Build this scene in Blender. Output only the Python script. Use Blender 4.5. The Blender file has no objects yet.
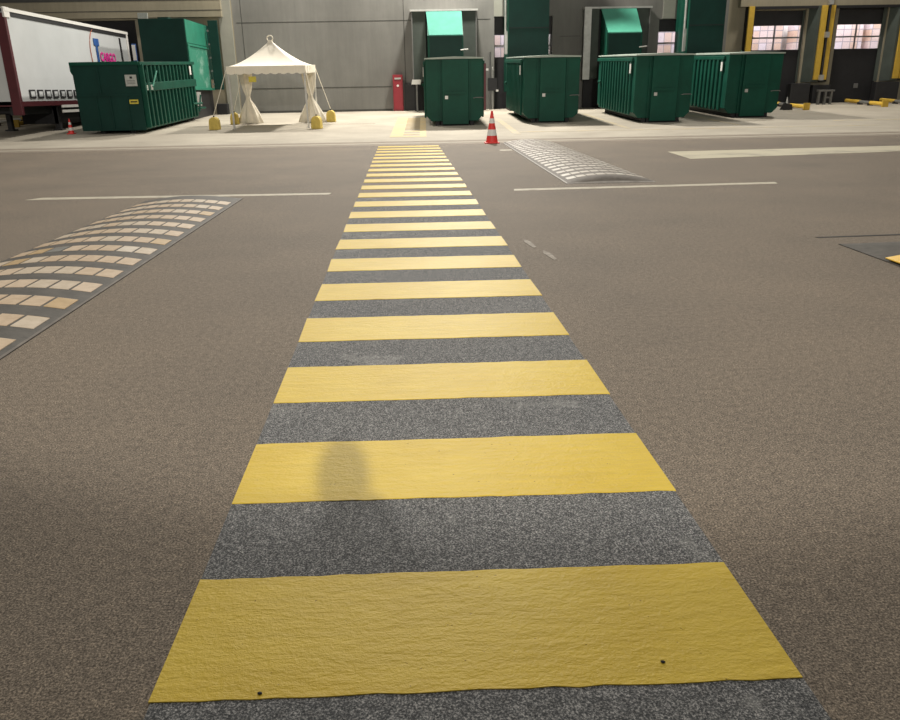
import bpy, math, random
from mathutils import Vector, Matrix
random.seed(7)
S = bpy.context.scene
C = S.collection
PI = math.pi

# ------------------------------------------------------------------ camera, world, lights
CAM_H, FPX = 1.48, 760.0
cam_d = bpy.data.cameras.new('camera'); cam = bpy.data.objects.new('camera', cam_d); C.objects.link(cam)
cam_d.sensor_width = 36.0; cam_d.sensor_fit = 'HORIZONTAL'; cam_d.lens = 36.0*FPX/900.0
cam_d.clip_start = 0.02; cam_d.clip_end = 400
_th, _ro, _ya = math.atan(268/FPX), math.radians(1.03), math.radians(1.54)
_f = Vector((math.sin(_ya)*math.cos(_th), math.cos(_ya)*math.cos(_th), -math.sin(_th)))
_r0 = Vector((math.cos(_ya), -math.sin(_ya), 0)); _u0 = _r0.cross(_f)
_r = _r0*math.cos(_ro) - _u0*math.sin(_ro); _u = _r.cross(_f)
cam.matrix_world = Matrix(((_r.x, _u.x, -_f.x, 0), (_r.y, _u.y, -_f.y, 0), (_r.z, _u.z, -_f.z, CAM_H), (0, 0, 0, 1)))
S.camera = cam

S.view_settings.view_transform = 'Standard'; S.view_settings.look = 'None'
S.view_settings.exposure = 0.0; S.view_settings.gamma = 1.0; S.view_settings.use_curve_mapping = False

W = bpy.data.worlds.new('night_yard'); S.world = W; W.use_nodes = True
W.node_tree.nodes['Background'].inputs[0].default_value = (1.0, 0.95, 0.86, 1)
W.node_tree.nodes['Background'].inputs[1].default_value = 0.19

def area(name, loc, target, power, size, color=(1, .94, .84)):
    d = bpy.data.lights.new(name, 'AREA'); d.shape = 'DISK'; d.size = size; d.energy = power; d.color = color
    o = bpy.data.objects.new(name, d); C.objects.link(o); o.location = loc
    o.rotation_euler = (Vector(target)-Vector(loc)).to_track_quat('-Z', 'Y').to_euler(); return o
def spot(name, loc, target, power, radius, angle, blend, color=(1, .94, .84)):
    d = bpy.data.lights.new(name, 'SPOT'); d.shadow_soft_size = radius; d.energy = power; d.color = color
    d.spot_size = math.radians(angle); d.spot_blend = blend
    o = bpy.data.objects.new(name, d); C.objects.link(o); o.location = loc
    o.rotation_euler = (Vector(target)-Vector(loc)).to_track_quat('-Z', 'Y').to_euler(); return o
area('dock_floodlight', (2.0, 38.6, 13.0), (3.0, 30, 0), 4500, 1.2)
area('dock_floodlight', (-7.5, 38.6, 13), (-8, 30, 0), 1700, 1.2)
area('dock_floodlight', (18.0, 38.5, 12.5), (18, 30, 0), 1100, 1.2)
area('yard_flood_and_fill', (-2.0, 22.0, 15.0), (-1, 12, 0), 1050, 2.0)  # added fill over the mid yard, aimed away from the containers
area('yard_flood_and_fill', (-9.0, 8.0, 14.0), (-6, 4.5, 0), 380, 2.0)  # added overhead fill for the near asphalt, left side
area('yard_flood_and_fill', (9.0, 8.0, 14.0), (6, 4.5, 0), 380, 2.0)  # matching added fill on the right
# floodlight on the building behind the photographer; its lower cut-off falls just in front of the feet
spot('yard_flood_and_fill', (1.36, -12, 7.7), (1.2, 0.0, 10.10), 12500, 0.14, 80, 0.035)

# ------------------------------------------------------------------ node materials
def nt_new(name):
    m = bpy.data.materials.new(name); m.use_nodes = True
    nt = m.node_tree; b = nt.nodes['Principled BSDF']; return m, nt, b
def N(nt, typ, **kw):
    n = nt.nodes.new(typ)
    for k, v in kw.items():
        if k == 'inp':
            for a, c in v.items(): n.inputs[a].default_value = c
        else: setattr(n, k, v)
    return n
def noise(nt, scale, detail=4, rough=.6, coord=None):
    n = N(nt, 'ShaderNodeTexNoise', inp={'Scale': scale, 'Detail': detail, 'Roughness': rough})
    nt.links.new(coord, n.inputs['Vector']); return n
def ramp(nt, src, stops):
    r = N(nt, 'ShaderNodeValToRGB'); e = r.color_ramp.elements
    while len(e) < len(stops): e.new(.5)
    for el, (p, c) in zip(e, stops): el.position = p; el.color = (*c, 1) if len(c) == 3 else c
    nt.links.new(src, r.inputs[0]); return r
def mix(nt, a, b, fac, mode='MIX'):
    m = N(nt, 'ShaderNodeMix', data_type='RGBA', blend_type=mode)
    for s, v in ((6, a), (7, b)):
        if isinstance(v, tuple): m.inputs[s].default_value = (*v, 1)
        else: nt.links.new(v, m.inputs[s])
    if isinstance(fac, float): m.inputs[0].default_value = fac
    else: nt.links.new(fac, m.inputs[0])
    return m.outputs[2]
def mat(name, col, rough=.6, var=.12, scale=3.0, bump=0.0, bscale=40, metal=0.0, spec=.5):
    """painted, weathered surface: large soft colour variation plus optional fine relief"""
    m, nt, b = nt_new(name)
    tc = N(nt, 'ShaderNodeTexCoord')
    n = noise(nt, scale, 5, .65, tc.outputs['Object'])
    lo = tuple(c*(1-var) for c in col); hi = tuple(min(1, c*(1+var)) for c in col)
    r = ramp(nt, n.outputs[0], [(.3, lo), (.7, hi)])
    nt.links.new(r.outputs[0], b.inputs['Base Color'])
    b.inputs['Roughness'].default_value = rough; b.inputs['Metallic'].default_value = metal
    b.inputs['Specular IOR Level'].default_value = spec
    if bump:
        n2 = noise(nt, bscale, 3, .6, tc.outputs['Object'])
        bp = N(nt, 'ShaderNodeBump', inp={'Strength': bump, 'Distance': .01})
        nt.links.new(n2.outputs[0], bp.inputs['Height']); nt.links.new(bp.outputs[0], b.inputs['Normal'])
    return m

def mat_asphalt(name, dark, mid, light, gscale, bump, wear=None):
    m, nt, b = nt_new(name)
    tc = N(nt, 'ShaderNodeTexCoord'); co = tc.outputs['Object']
    g = noise(nt, gscale, 3, .75, co)
    r = ramp(nt, g.outputs[0], [(.36, dark), (.5, mid), (.66, light)])
    big = noise(nt, .55, 5, .6, co)
    rb = ramp(nt, big.outputs[0], [(.3, (.86, .86, .87)), (.7, (1.12, 1.1, 1.08))])
    c = mix(nt, r.outputs[0], rb.outputs[0], 1.0, 'MULTIPLY')
    med = noise(nt, 26, 4, .8, co)
    rm = ramp(nt, med.outputs[0], [(.36, (.74, .73, .72)), (.5, (1.0, 1.0, 1.0)), (.66, (1.30, 1.28, 1.25))])
    c = mix(nt, c, rm.outputs[0], 1.0, 'MULTIPLY')
    if wear:
        wn = noise(nt, 1.6, 6, .7, co)
        wr = ramp(nt, wn.outputs[0], [(.58, (0, 0, 0)), (.72, (.5, .5, .5))])
        c = mix(nt, c, wear, wr.outputs[0])
    nt.links.new(c, b.inputs['Base Color'])
    b.inputs['Roughness'].default_value = .8; b.inputs['Specular IOR Level'].default_value = .35
    bp = N(nt, 'ShaderNodeBump', inp={'Strength': bump, 'Distance': .006})
    nt.links.new(g.outputs[0], bp.inputs['Height']); nt.links.new(bp.outputs[0], b.inputs['Normal'])
    return m
M = {}
M['asphalt'] = mat_asphalt('asphalt', (.05, .040, .030), (.155, .128, .100), (.38, .32, .25), 140, .4)
M['grey_coat'] = mat_asphalt('grey_coating', (.022, .025, .029), (.095, .10, .105), (.42, .42, .42), 165, .5, wear=(.42, .42, .40))

def mat_yellow():
    m, nt, b = nt_new('yellow_road_paint')
    tc = N(nt, 'ShaderNodeTexCoord'); co = tc.outputs['Object']
    n = noise(nt, 1.4, 5, .6, co)
    r = ramp(nt, n.outputs[0], [(.3, (.57, .395, .026)), (.7, (.64, .47, .055))])
    mp = N(nt, 'ShaderNodeMapping', inp={'Scale': (1.0, 7.0, 1.0)}); nt.links.new(co, mp.inputs[0])
    st = noise(nt, 3.0, 6, .7, mp.outputs[0])
    rs = ramp(nt, st.outputs[0], [(.35, (.93, .92, .88)), (.65, (1.05, 1.05, 1.05))])
    c = mix(nt, r.outputs[0], rs.outputs[0], 1.0, 'MULTIPLY')
    sp = noise(nt, 60, 2, .5, co)
    rp = ramp(nt, sp.outputs[0], [(.235, (.35, .28, .12)), (.27, (1, 1, 1))])
    c = mix(nt, c, rp.outputs[0], .8, 'MULTIPLY')
    nt.links.new(c, b.inputs['Base Color'])
    b.inputs['Roughness'].default_value = .5; b.inputs['Specular IOR Level'].default_value = .26
    mp2 = N(nt, 'ShaderNodeMapping', inp={'Scale': (1.0, 2.2, 1.0)}); nt.links.new(co, mp2.inputs[0])
    n2 = noise(nt, 16, 5, .65, mp2.outputs[0]); n3 = noise(nt, 110, 2, .6, co)
    ad = N(nt, 'ShaderNodeMath', operation='MULTIPLY_ADD', inp={1: .35})
    nt.links.new(n3.outputs[0], ad.inputs[0]); nt.links.new(n2.outputs[0], ad.inputs[2])
    bp = N(nt, 'ShaderNodeBump', inp={'Strength': .5, 'Distance': .012})
    nt.links.new(ad.outputs[0], bp.inputs['Height']); nt.links.new(bp.outputs[0], b.inputs['Normal'])
    return m
M['yellow'] = mat_yellow()

def mat_worn(name, col, under, lo=.45, hi=.6, scale=4):
    m, nt, b = nt_new(name)
    tc = N(nt, 'ShaderNodeTexCoord'); co = tc.outputs['Object']
    n = noise(nt, scale, 7, .75, co)
    r = ramp(nt, n.outputs[0], [(lo, col), (hi, under)])
    nt.links.new(r.outputs[0], b.inputs['Base Color']); b.inputs['Roughness'].default_value = .7
    return m
M['white_line'] = mat_worn('white_road_paint', (.50, .46, .37), (.26, .225, .175), .48, .75, 4)
M['bay_paint'] = mat_worn('cream_bay_paint', (.50, .46, .34), (.30, .27, .21), .5, .68, .7)
M['apron_line'] = mat_worn('amber_line_paint', (.50, .40, .22), (.40, .36, .28), .38, .55, 2)
M['walk_line'] = mat_worn('walkway_paint', (.56, .43, .22), (.46, .40, .28), .45, .7, 2)
M['path_fill'] = mat_worn('tan_path_paint', (.30, .235, .13), (.36, .31, .22), .45, .7, 1.5)

def mat_apron():
    m, nt, b = nt_new('pale_concrete')
    tc = N(nt, 'ShaderNodeTexCoord'); co = tc.outputs['Object']
    n = noise(nt, .5, 6, .65, co); r = ramp(nt, n.outputs[0], [(.3, (.33, .295, .24)), (.7, (.46, .42, .345))])
    n2 = noise(nt, 30, 3, .7, co); r2 = ramp(nt, n2.outputs[0], [(.3, (.9, .9, .9)), (.7, (1.06, 1.06, 1.06))])
    c = mix(nt, r.outputs[0], r2.outputs[0], 1.0, 'MULTIPLY')
    nt.links.new(c, b.inputs['Base Color']); b.inputs['Roughness'].default_value = .8
    return m
M['apron'] = mat_apron()
M['gutter'] = mat('gutter_concrete', (.26, .22, .175), .8, .12, 2)
M['kerb_light'] = mat('light_kerb_concrete', (.36, .32, .26), .8, .1, 2)

def mat_wall(name, lo, hi):
    m, nt, b = nt_new(name)
    tc = N(nt, 'ShaderNodeTexCoord'); co = tc.outputs['Object']
    n = noise(nt, .35, 6, .6, co); r = ramp(nt, n.outputs[0], [(.3, lo), (.7, hi)])
    mp = N(nt, 'ShaderNodeMapping', inp={'Scale': (2.5, 1, .25)}); nt.links.new(co, mp.inputs[0])
    n2 = noise(nt, 1.5, 5, .7, mp.outputs[0]); r2 = ramp(nt, n2.outputs[0], [(.3, (.9, .9, .9)), (.7, (1.08, 1.08, 1.07))])
    c = mix(nt, r.outputs[0], r2.outputs[0], 1.0, 'MULTIPLY')
    nt.links.new(c, b.inputs['Base Color']); b.inputs['Roughness'].default_value = .85
    return m
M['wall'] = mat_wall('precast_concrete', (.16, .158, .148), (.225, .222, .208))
M['wall_cream'] = mat_wall('cream_concrete', (.25, .225, .165), (.33, .295, .215))  # cream is the concrete's own colour
M['joint'] = mat('joint_and_recess_shade', (.06, .06, .055), .9)
M['green'] = mat('green_container_paint', (.0045, .062, .040), .5, .22, 1.2, spec=.22)
M['green_lit_lid'] = mat('lit_green_lid_paint', (.085, .38, .27), .45, .12, 1.5)  # lid colour lightened for the light falling on its slope
M['green_lid'] = mat('sunlit_teal_lid_paint'.replace('sunlit_', ''), (.075, .235, .19), .8, .1, 1.5, spec=.1)  # overhead light on this lid is put into the paler teal
M['green3'] = mat('mid_green_lit_flank_paint', (.022, .19, .125), .45, .15, 1.5)  # on the compactor flank this lighter green carries the side light
M['green_shaded'] = mat('shaded_green_paint', (.004, .036, .028), .5, .2, 1.0, spec=.25)  # darker copy of the green, shade of the front faces coloured in
M['lid'] = mat('pale_green_lid', (.36, .42, .37), .5, .15, 1.5)
M['dark'] = mat('black_rubber', (.012, .012, .014), .7, .2)
M['darksteel'] = mat('dark_steel', (.02, .02, .022), .55, .2)
M['grey'] = mat('grey_steel', (.17, .17, .165), .5, .15, 3, metal=.3)
M['greysoft'] = mat('grey_shelter_fabric', (.06, .075, .065), .7, .18, 1.3)
M['silver'] = mat('galvanised_steel', (.5, .5, .48), .4, .15, 4, metal=.5)
M['white'] = mat('white_paint', (.72, .71, .68), .5, .05)
M['curtain'] = mat('white_side_curtain', (.52, .54, .55), .5, .05, .8)
M['maroon'] = mat('dark_red_paint', (.085, .014, .02), .5, .15)
M['red'] = mat('red_paint', (.27, .01, .022), .45, .12)
M['cone_red'] = mat('cone_red', (.72, .04, .035), .5, .06)
M['yellow_steel'] = mat('yellow_safety_paint', (.62, .40, .05), .5, .12, 4)
M['weight'] = mat('yellow_weight', (.62, .47, .11), .7, .18, 5, bump=.3)
M['tent'] = mat('cream_tent_fabric', (.80, .75, .64), .75, .04, 3)
M['blue'] = mat('blue_print', (.03, .10, .32), .5, .05)
M['pink'] = mat('pink_print', (.95, .05, .42), .5, .05)
M['orange'] = mat('orange_print', (.50, .17, .11), .5, .05)
M['sheet'] = mat('printed_notice', (.42, .44, .42), .6, .15, 14)
M['ylabel'] = mat('yellow_label', (.6, .5, .06), .5, .2, 30)
M['smear'] = mat_worn('scuffed_glare_green', (.022, .19, .125), (.20, .36, .30), .5, .66, 1.3)  # worn paint together with a pale reflection painted in
M['glass'] = mat('window_glass', (.8, .85, .9), .05, 0)
g = M['glass'].node_tree.nodes['Principled BSDF']; g.inputs['Transmission Weight'].default_value = .95
for l in list(M['glass'].node_tree.links):
    if l.to_socket.name == 'Base Color': M['glass'].node_tree.links.remove(l)
g.inputs['Base Color'].default_value = (.95, .96, 1, 1); g.inputs['IOR'].default_value = 1.05

def mat_goods():
    m, nt, b = nt_new('wrapped_pallet_goods')
    tc = N(nt, 'ShaderNodeTexCoord'); mp = N(nt, 'ShaderNodeMapping', inp={'Rotation': (PI/2, 0, 0)})
    nt.links.new(tc.outputs['Object'], mp.inputs[0])
    br = N(nt, 'ShaderNodeTexBrick', inp={'Scale': 1.0, 'Mortar Size': .02, 'Brick Width': .42, 'Row Height': .62,
           'Color1': (.80, .74, .80, 1), 'Color2': (.72, .52, .40, 1), 'Mortar': (.35, .33, .38, 1)}); br.offset = 0
    nt.links.new(mp.outputs[0], br.inputs[0]); nt.links.new(br.outputs[0], b.inputs['Base Color'])
    b.inputs['Roughness'].default_value = .6
    return m
M['goods'] = mat_goods()
def mat_tiles(name, cols, px, py, oy, ox=0):
    m, nt, b = nt_new(name)
    tc = N(nt, 'ShaderNodeTexCoord'); sx = N(nt, 'ShaderNodeSeparateXYZ'); nt.links.new(tc.outputs['Object'], sx.inputs[0])
    outs = []
    for ax, p, off in (('X', px, px*200+ox), ('Y', py, 50.0+oy)):
        a = N(nt, 'ShaderNodeMath', operation='ADD', inp={1: off*1.0}); nt.links.new(sx.outputs[ax], a.inputs[0])
        d = N(nt, 'ShaderNodeMath', operation='DIVIDE', inp={1: p}); nt.links.new(a.outputs[0], d.inputs[0])
        f = N(nt, 'ShaderNodeMath', operation='FLOOR'); nt.links.new(d.outputs[0], f.inputs[0]); outs.append(f)
    cb = N(nt, 'ShaderNodeCombineXYZ'); nt.links.new(outs[0].outputs[0], cb.inputs[0]); nt.links.new(outs[1].outputs[0], cb.inputs[1])
    wn = N(nt, 'ShaderNodeTexWhiteNoise'); nt.links.new(cb.outputs[0], wn.inputs['Vector'])
    r = ramp(nt, wn.outputs['Value'], cols)
    r.color_ramp.interpolation = 'CONSTANT'
    n = noise(nt, 12, 5, .7, tc.outputs['Object']); r2 = ramp(nt, n.outputs[0], [(.35, (.86, .84, .8)), (.6, (1.04, 1.04, 1.04))])
    c = mix(nt, r.outputs[0], r2.outputs[0], 1.0, 'MULTIPLY')
    nt.links.new(c, b.inputs['Base Color']); b.inputs['Roughness'].default_value = .6
    return m
TP = 0.17
M['tiles_warm'] = mat_tiles('cream_bump_tiles', [(0, (.50, .385, .27)), (.3, (.54, .43, .32)), (.62, (.51, .43, .335)), (.88, (.45, .32, .17)), (.92, (.56, .50, .42)), (.975, (.18, .18, .17))], TP, .5, -.30, -.045)
M['tiles_pale'] = mat_tiles('pale_bump_tiles', [(0, (.43, .39, .345)), (.3, (.48, .44, .39)), (.7, (.39, .35, .31)), (.9, (.52, .49, .44))], TP, .5, -.30, -.07)
M['bump_rubber'] = mat('grey_bump_rubber', (.07, .064, .056), .7, .3, 7, bump=.3)
M['bump_rubber2'] = mat('dusty_bump_rubber', (.135, .12, .105), .75, .25, 7, bump=.3)
M['bump_edge'] = mat('worn_bump_edge', (.30, .28, .26), .7, .2, 9)
M['skin'] = mat('skin', (.5, .32, .24), .6); M['hair'] = mat('hair', (.04, .03, .02), .8); M['coat'] = mat('dark_coat', (.04, .045, .06), .8)

# ------------------------------------------------------------------ mesh helpers
class MB:
    def __init__(s): s.v = []; s.f = []; s.m = []
    def face(s, pts, mi=0):
        i = len(s.v); s.v += [tuple(p) for p in pts]; s.f.append(tuple(range(i, i+len(pts)))); s.m.append(mi); return s
    def box(s, x0, x1, y0, y1, z0, z1, mi=0):
        i = len(s.v)
        s.v += [(x0,y0,z0),(x1,y0,z0),(x1,y1,z0),(x0,y1,z0),(x0,y0,z1),(x1,y0,z1),(x1,y1,z1),(x0,y1,z1)]
        for q in ((0,3,2,1),(4,5,6,7),(0,1,5,4),(1,2,6,5),(2,3,7,6),(3,0,4,7)): s.f.append(tuple(i+k for k in q)); s.m.append(mi)
        return s
    def loft(s, rings, mi=0, caps=True, closed=True):
        i = len(s.v); n = len(rings[0])
        for r in rings: s.v += [tuple(p) for p in r]
        for a in range(len(rings)-1):
            for k in range(n if closed else n-1):
                k2 = (k+1) % n
                s.f.append((i+a*n+k, i+a*n+k2, i+(a+1)*n+k2, i+(a+1)*n+k)); s.m.append(mi)
        if caps:
            s.f.append(tuple(i+k for k in range(n))[::-1]); s.m.append(mi)
            s.f.append(tuple(i+(len(rings)-1)*n+k for k in range(n))); s.m.append(mi)
        return s
    def prism(s, poly, axis, a, b, mi=0):
        """poly: 2-D outline; axis is the extrusion axis"""
        def P(p, t): return {'x': (t, p[0], p[1]), 'y': (p[0], t, p[1]), 'z': (p[0], p[1], t)}[axis]
        return s.loft([[P(p, a) for p in poly], [P(p, b) for p in poly]], mi)
    def tube(s, pts, r, n=8, mi=0):
        pts = [Vector(p) for p in pts]; rings = []
        rr = r if isinstance(r, (list, tuple)) else [r]*len(pts)
        up0 = None
        for k, p in enumerate(pts):
            t = (pts[min(k+1, len(pts)-1)]-pts[max(k-1, 0)]).normalized()
            ref = Vector((0, 0, 1)) if abs(t.z) < .9 else Vector((0, 1, 0))
            a = t.cross(ref).normalized(); b = t.cross(a).normalized()
            rings.append([p+(a*math.cos(2*PI*j/n)+b*math.sin(2*PI*j/n))*rr[k] for j in range(n)])
        return s.loft(rings, mi)
    def build(s, name, mats, parent=None, smooth=False, bevel=0.0, loc=None, rot=None):
        me = bpy.data.meshes.new(name); me.from_pydata(s.v, [], s.f)
        ms = mats if isinstance(mats, (list, tuple)) else [mats]
        for m in ms: me.materials.append(M[m] if isinstance(m, str) else m)
        for p, mi in zip(me.polygons, s.m): p.material_index = mi; p.use_smooth = smooth
        me.update()
        import bmesh
        bm = bmesh.new(); bm.from_mesh(me); bmesh.ops.recalc_face_normals(bm, faces=bm.faces); bm.to_mesh(me); bm.free()
        o = bpy.data.objects.new(name, me); C.objects.link(o)
        if parent: o.parent = parent
        if loc: o.location = loc
        if rot: o.rotation_euler = rot
        if bevel:
            md = o.modifiers.new('bevel', 'BEVEL'); md.width = bevel; md.segments = 2; md.limit_method = 'ANGLE'
        return o
def tag(o, label=None, cat=None, group=None, kind=None):
    if label: o['label'] = label
    if cat: o['category'] = cat
    if group: o['group'] = group
    if kind: o['kind'] = kind
    return o
def empty(name, loc=(0, 0, 0), rot=(0, 0, 0), **kw):
    o = bpy.data.objects.new(name, None); C.objects.link(o); o.location = loc; o.rotation_euler = rot
    o.empty_display_size = .2; tag(o, **kw); return o
def copy_tree(root, loc, label):
    r = root.copy(); C.objects.link(r); r.location = loc; r['label'] = label
    for ch in list(root.children):
        c = ch.copy(); C.objects.link(c); c.parent = r
        for g_ in list(ch.children):
            d = g_.copy(); C.objects.link(d); d.parent = c
    return r
SL, YC = .036, 23.8                       # the apron rises 3.6 % towards the docks
SA = math.atan(SL)
def zs(y): return max(0.0, SL*(y-YC))
def on(x, y, dz=0): return (x, y, zs(y)+dz)

# ------------------------------------------------------------------ ground
tag(MB().box(-60, 60, -30, YC, -.3, 0).build('floor_asphalt', 'asphalt'), kind='structure')
def slab(name, m, y0, y1, dz=0.0, x0=-60, x1=60, t=.3):
    b = MB(); b.prism([(y0, zs(y0)-t), (y1, zs(y1)-t), (y1, zs(y1)+dz), (y0, zs(y0)+dz)], 'x', x0, x1)
    return tag(b.build(name, m), kind='structure')
slab('floor_gutter', 'gutter', YC, 25.0)
slab('trim_1', 'kerb_light', 24.05, 24.35, .006, t=.02)
slab('trim_2', 'kerb_light', 24.72, 24.84, .006, t=.02)
slab('floor_apron', 'apron', 25.0, 41.0)
slab('trim_3', 'joint', 32.6, 32.63, .003, -40, -2.0, t=.02)

# ------------------------------------------------------------------ back wall with its dock openings
WY = 41.0
ops = [(-16.95, -13.98, .55, 5.05), (3.6, 6.5, .55, 4.96), (11.85, 15.1, .55, 4.72), (16.65, 19.25, .55, 5.05), (20.9, 23.4, .55, 5.16), (24.9, 27.6, .55, 5.2)]
def wall_run(b, x0, x1, z0=.2, z1=10.0):
    xs = x0
    for a, c, lo, hi in sorted(o for o in ops if o[0] >= x0 and o[1] <= x1):
        b.box(xs, a, WY, WY+.5, z0, z1); b.box(a, c, WY, WY+.5, hi, z1); xs = c
    b.box(xs, x1, WY, WY+.5, z0, z1)
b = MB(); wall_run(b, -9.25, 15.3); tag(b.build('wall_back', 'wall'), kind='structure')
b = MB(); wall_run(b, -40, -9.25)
tag(b.build('wall_left', 'wall_cream'), kind='structure')
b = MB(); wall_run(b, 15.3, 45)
tag(b.build('wall_right', 'wall_cream'), kind='structure')
tag(MB().box(-40, -9.7, WY-.35, WY, 5.12, 5.86).build('trim_7', 'wall_cream'), kind='structure')
tag(MB().box(15.75, 45, WY-.35, WY, 5.2, 10).build('trim_8', 'wall_cream'), kind='structure')
# dark strip coloured in as recess shade above the left beam; panel joints
tag(MB().box(-40, -9.7, WY-.36, WY, 5.86, 6.1).build('trim_4', 'joint'), kind='structure')
b = MB()
b.box(-9.1, 3.4, WY-.008, WY+.01, 4.84, 4.865); b.box(-9.1, -1.6, WY-.008, WY+.01, 1.78, 1.81)
for x in (-8.84, -.9): b.box(x, x+.03, WY-.008, WY+.01, .6, 10)
b.box(6.9, 7.9, WY-.008, WY+.01, 4.0, 4.02)
b.box(-9.2, -1.6, WY-.012, WY+.01, .6, .72)
b.box(-40, -9.7, WY-.36, WY, 5.40, 5.43)
tag(b.build('trim_5', 'joint'), kind='structure')
tag(MB().box(-9.9, -9.3, WY-.12, WY, .6, 10).box(3.58, 4.0, WY-.06, WY, 4.96, 10).box(12.0, 12.6, WY-.06, WY, 4.75, 10).build('trim_6', mat('pale_pilaster', (.30, .30, .26), .8, .1, 1)), kind='structure')
# warehouse interior behind the doors
tag(MB().box(2, 46, 46, 46.3, .6, 7.7).build('wall_interior_back', 'white'), kind='structure')
tag(MB().box(2, 46, 41.5, 46, .5, .6).build('floor_interior', 'apron'), kind='structure')
tag(MB().box(2, 46, 41.5, 46.3, 7.7, 8).build('ceiling_interior', 'white'), kind='structure')
tag(MB().box(1.8, 2, 41.5, 46.3, .5, 8).build('wall_interior_left', 'white'), kind='structure')
for x in (5, 13.5, 18, 22.2, 26): area('warehouse_lamp', (x, 42.6, 7.0), (x, 45.4, 3.2), 220, 1.0, (1, .95, .97))

def dock_door(n, x0, x1, top, w0=3.22, w1=4.36, plate=True):
    e = empty('door_%d' % n, ((x0+x1)/2, 41.3, .6), kind='structure')
    h = (x1-x0)/2
    MB().box(-h, h, 0, .06, w1-.6, top-.55).build('head_panel', 'darksteel', e)
    MB().box(-h, h, 0, .06, 0, w0-.6).build('lower_panel', 'dark', e)
    mu = (w0+w1)/2-.6
    b = MB().box(-h, h, -.01, .05, mu-.035, mu+.035)
    b.box(-.12, -.06, -.01, .05, w0-.6, w1-.6).box(-h, -h+.05, -.01, .05, w0-.6, w1-.6).box(h-.05, h, -.01, .05, w0-.6, w1-.6)
    b.build('mullion', 'grey', e)
    MB().box(-h+.05, h-.05, .02, .03, w0-.6, w1-.6).build('glass_pane', 'glass', e)
    if plate: MB().box(.2, .42, -.02, 0, .72, .95).build('door_plate', 'grey', e)
    return e
dock_door(2, 3.6, 6.5, 4.96, 3.1, 4.14)
dock_door(4, 11.85, 15.1, 4.72, 3.1, 4.16)
dock_door(5, 16.65, 19.25, 5.05)
dock_door(6, 20.9, 23.4, 5.16)
dock_door(7, 24.9, 27.6, 5.2)
tag(MB().box(-16.95, -13.98, 41.3, 41.4, .55, 5.05).build('door_1', 'dark'), kind='structure')
# pallets of goods seen through the glazing: one stack per door
for i, (x0, x1, what) in enumerate(((2.9, 6.4, 'left of the green tower nearest the cone'), (11.2, 15, 'left of the green tower with lit side'), (16.2, 19.6, 'window left of the twin yellow strips'),
        (20.2, 24.0, 'window right of the twin yellow strips'), (24.4, 28, 'last dock window at the right edge'))):
    e = empty('pallet_stack', ((x0+x1)/2, 44.6, .6), label='wrapped goods inside the warehouse, ' + what, cat='goods', group='goods seen through the dock windows')
    h = (x1-x0)/2
    MB().box(-h, h, -.4, .4, .16, 4.6).build('wrapped_goods', 'goods', e)
    MB().box(-h, h, -.4, .4, 0, .16).build('pallet', mat('pallet_wood', (.35, .22, .1), .8), e)
for x, w in ((20.95, 'left'), (21.6, 'right')):  # added glowing bodies in place of two light reflections in the window
    o = MB().tube([(0, 0, 0), (0, 0, .12)], [.07, .03], 10).build('window_glint', None or mat('glint_glow', (1, 1, 1), .5, 0)); 
    nb = o.data.materials[0].node_tree.nodes['Principled BSDF']; nb.inputs['Emission Color'].default_value = (1, .93, .8, 1); nb.inputs['Emission Strength'].default_value = 6
    o.location = (x, 43.2, 4.35); tag(o, '%s one of two small glowing glints behind the far right dock window' % w, 'glint', 'glints in the dock window')
    MB().tube([(0, 0, .12), (0, 0, 3.3)], .012, 6).build('cable', 'dark', o)

# ------------------------------------------------------------------ dock shelters with yellow guide strips (right side)
def shelter(x0, x1, label, zt=5.2, zb=1.75, c0=None, c1=None):
    e = empty('dock_shelter', ((x0+x1)/2, 40.6, .6), label=label, cat='dock shelter', group='dock shelters with yellow guide strips')
    h = (x1-x0)/2; t = zt-.6; bt = zb-.6
    il = (c0 if c0 is not None else .5); ir = (c1 if c1 is not None else .5)
    MB().box(-h, -h+.28, -.1, .02, bt, t).build('guide_strip', 'yellow_steel', e, bevel=.01)
    MB().box(h-.30, h-.02, -.1, .02, bt, t).build('guide_strip', 'yellow_steel', e, bevel=.01)
    MB().prism([(-h, .02), (-h+.36, .02), (-h+il, .62), (-h+il-.06, .62), (-h, .4)], 'z', bt-.1, t).build('side_curtain', 'dark', e)
    MB().prism([(h, .02), (h-.42, .02), (h-.42-ir, .62), (h-.36-ir, .62), (h, .4)], 'z', bt-.1, t).build('side_curtain', 'greysoft', e)
    MB().box(-h+.28, h-.3, .05, .12, t-.12, t).build('head_curtain', 'dark', e)
    return e
shelter(16.14, 20.1, 'dock shelter with yellow guide strips partly hidden behind the rightmost green container')
shelter(20.18, 24.2, 'dock shelter with yellow guide strips framing the wide open dock door right of the downpipe')
shelter(23.98+.25, 28.2, 'dock shelter whose yellow strip is cut off by the right edge of the photo')
def bumper(x, w, label, y=40.5, z1=1.6, m='darksteel'):
    o = MB().box(-w/2, w/2, 0, .45, 0, z1-.6).build('dock_bumper', m, bevel=.03); o.location = (x, y, .6)
    return tag(o, label, 'bumper', 'dark dock bumpers along the wall foot')
bumper(19.2, 1.0, 'dark dock bumper low between the two right dock doors')
bumper(23.7, 1.2, 'dark dock bumper low beside the last yellow strip at the right edge', z1=1.6)
bumper(20.3, .9, 'black dock bumper directly under the twin yellow posts', 40.5, 1.5, 'dark')
bumper(-10.12, .55, 'black rubber block at the wall foot between the left compactor and the tent', 40.5, 1.12, 'dark')
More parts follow.
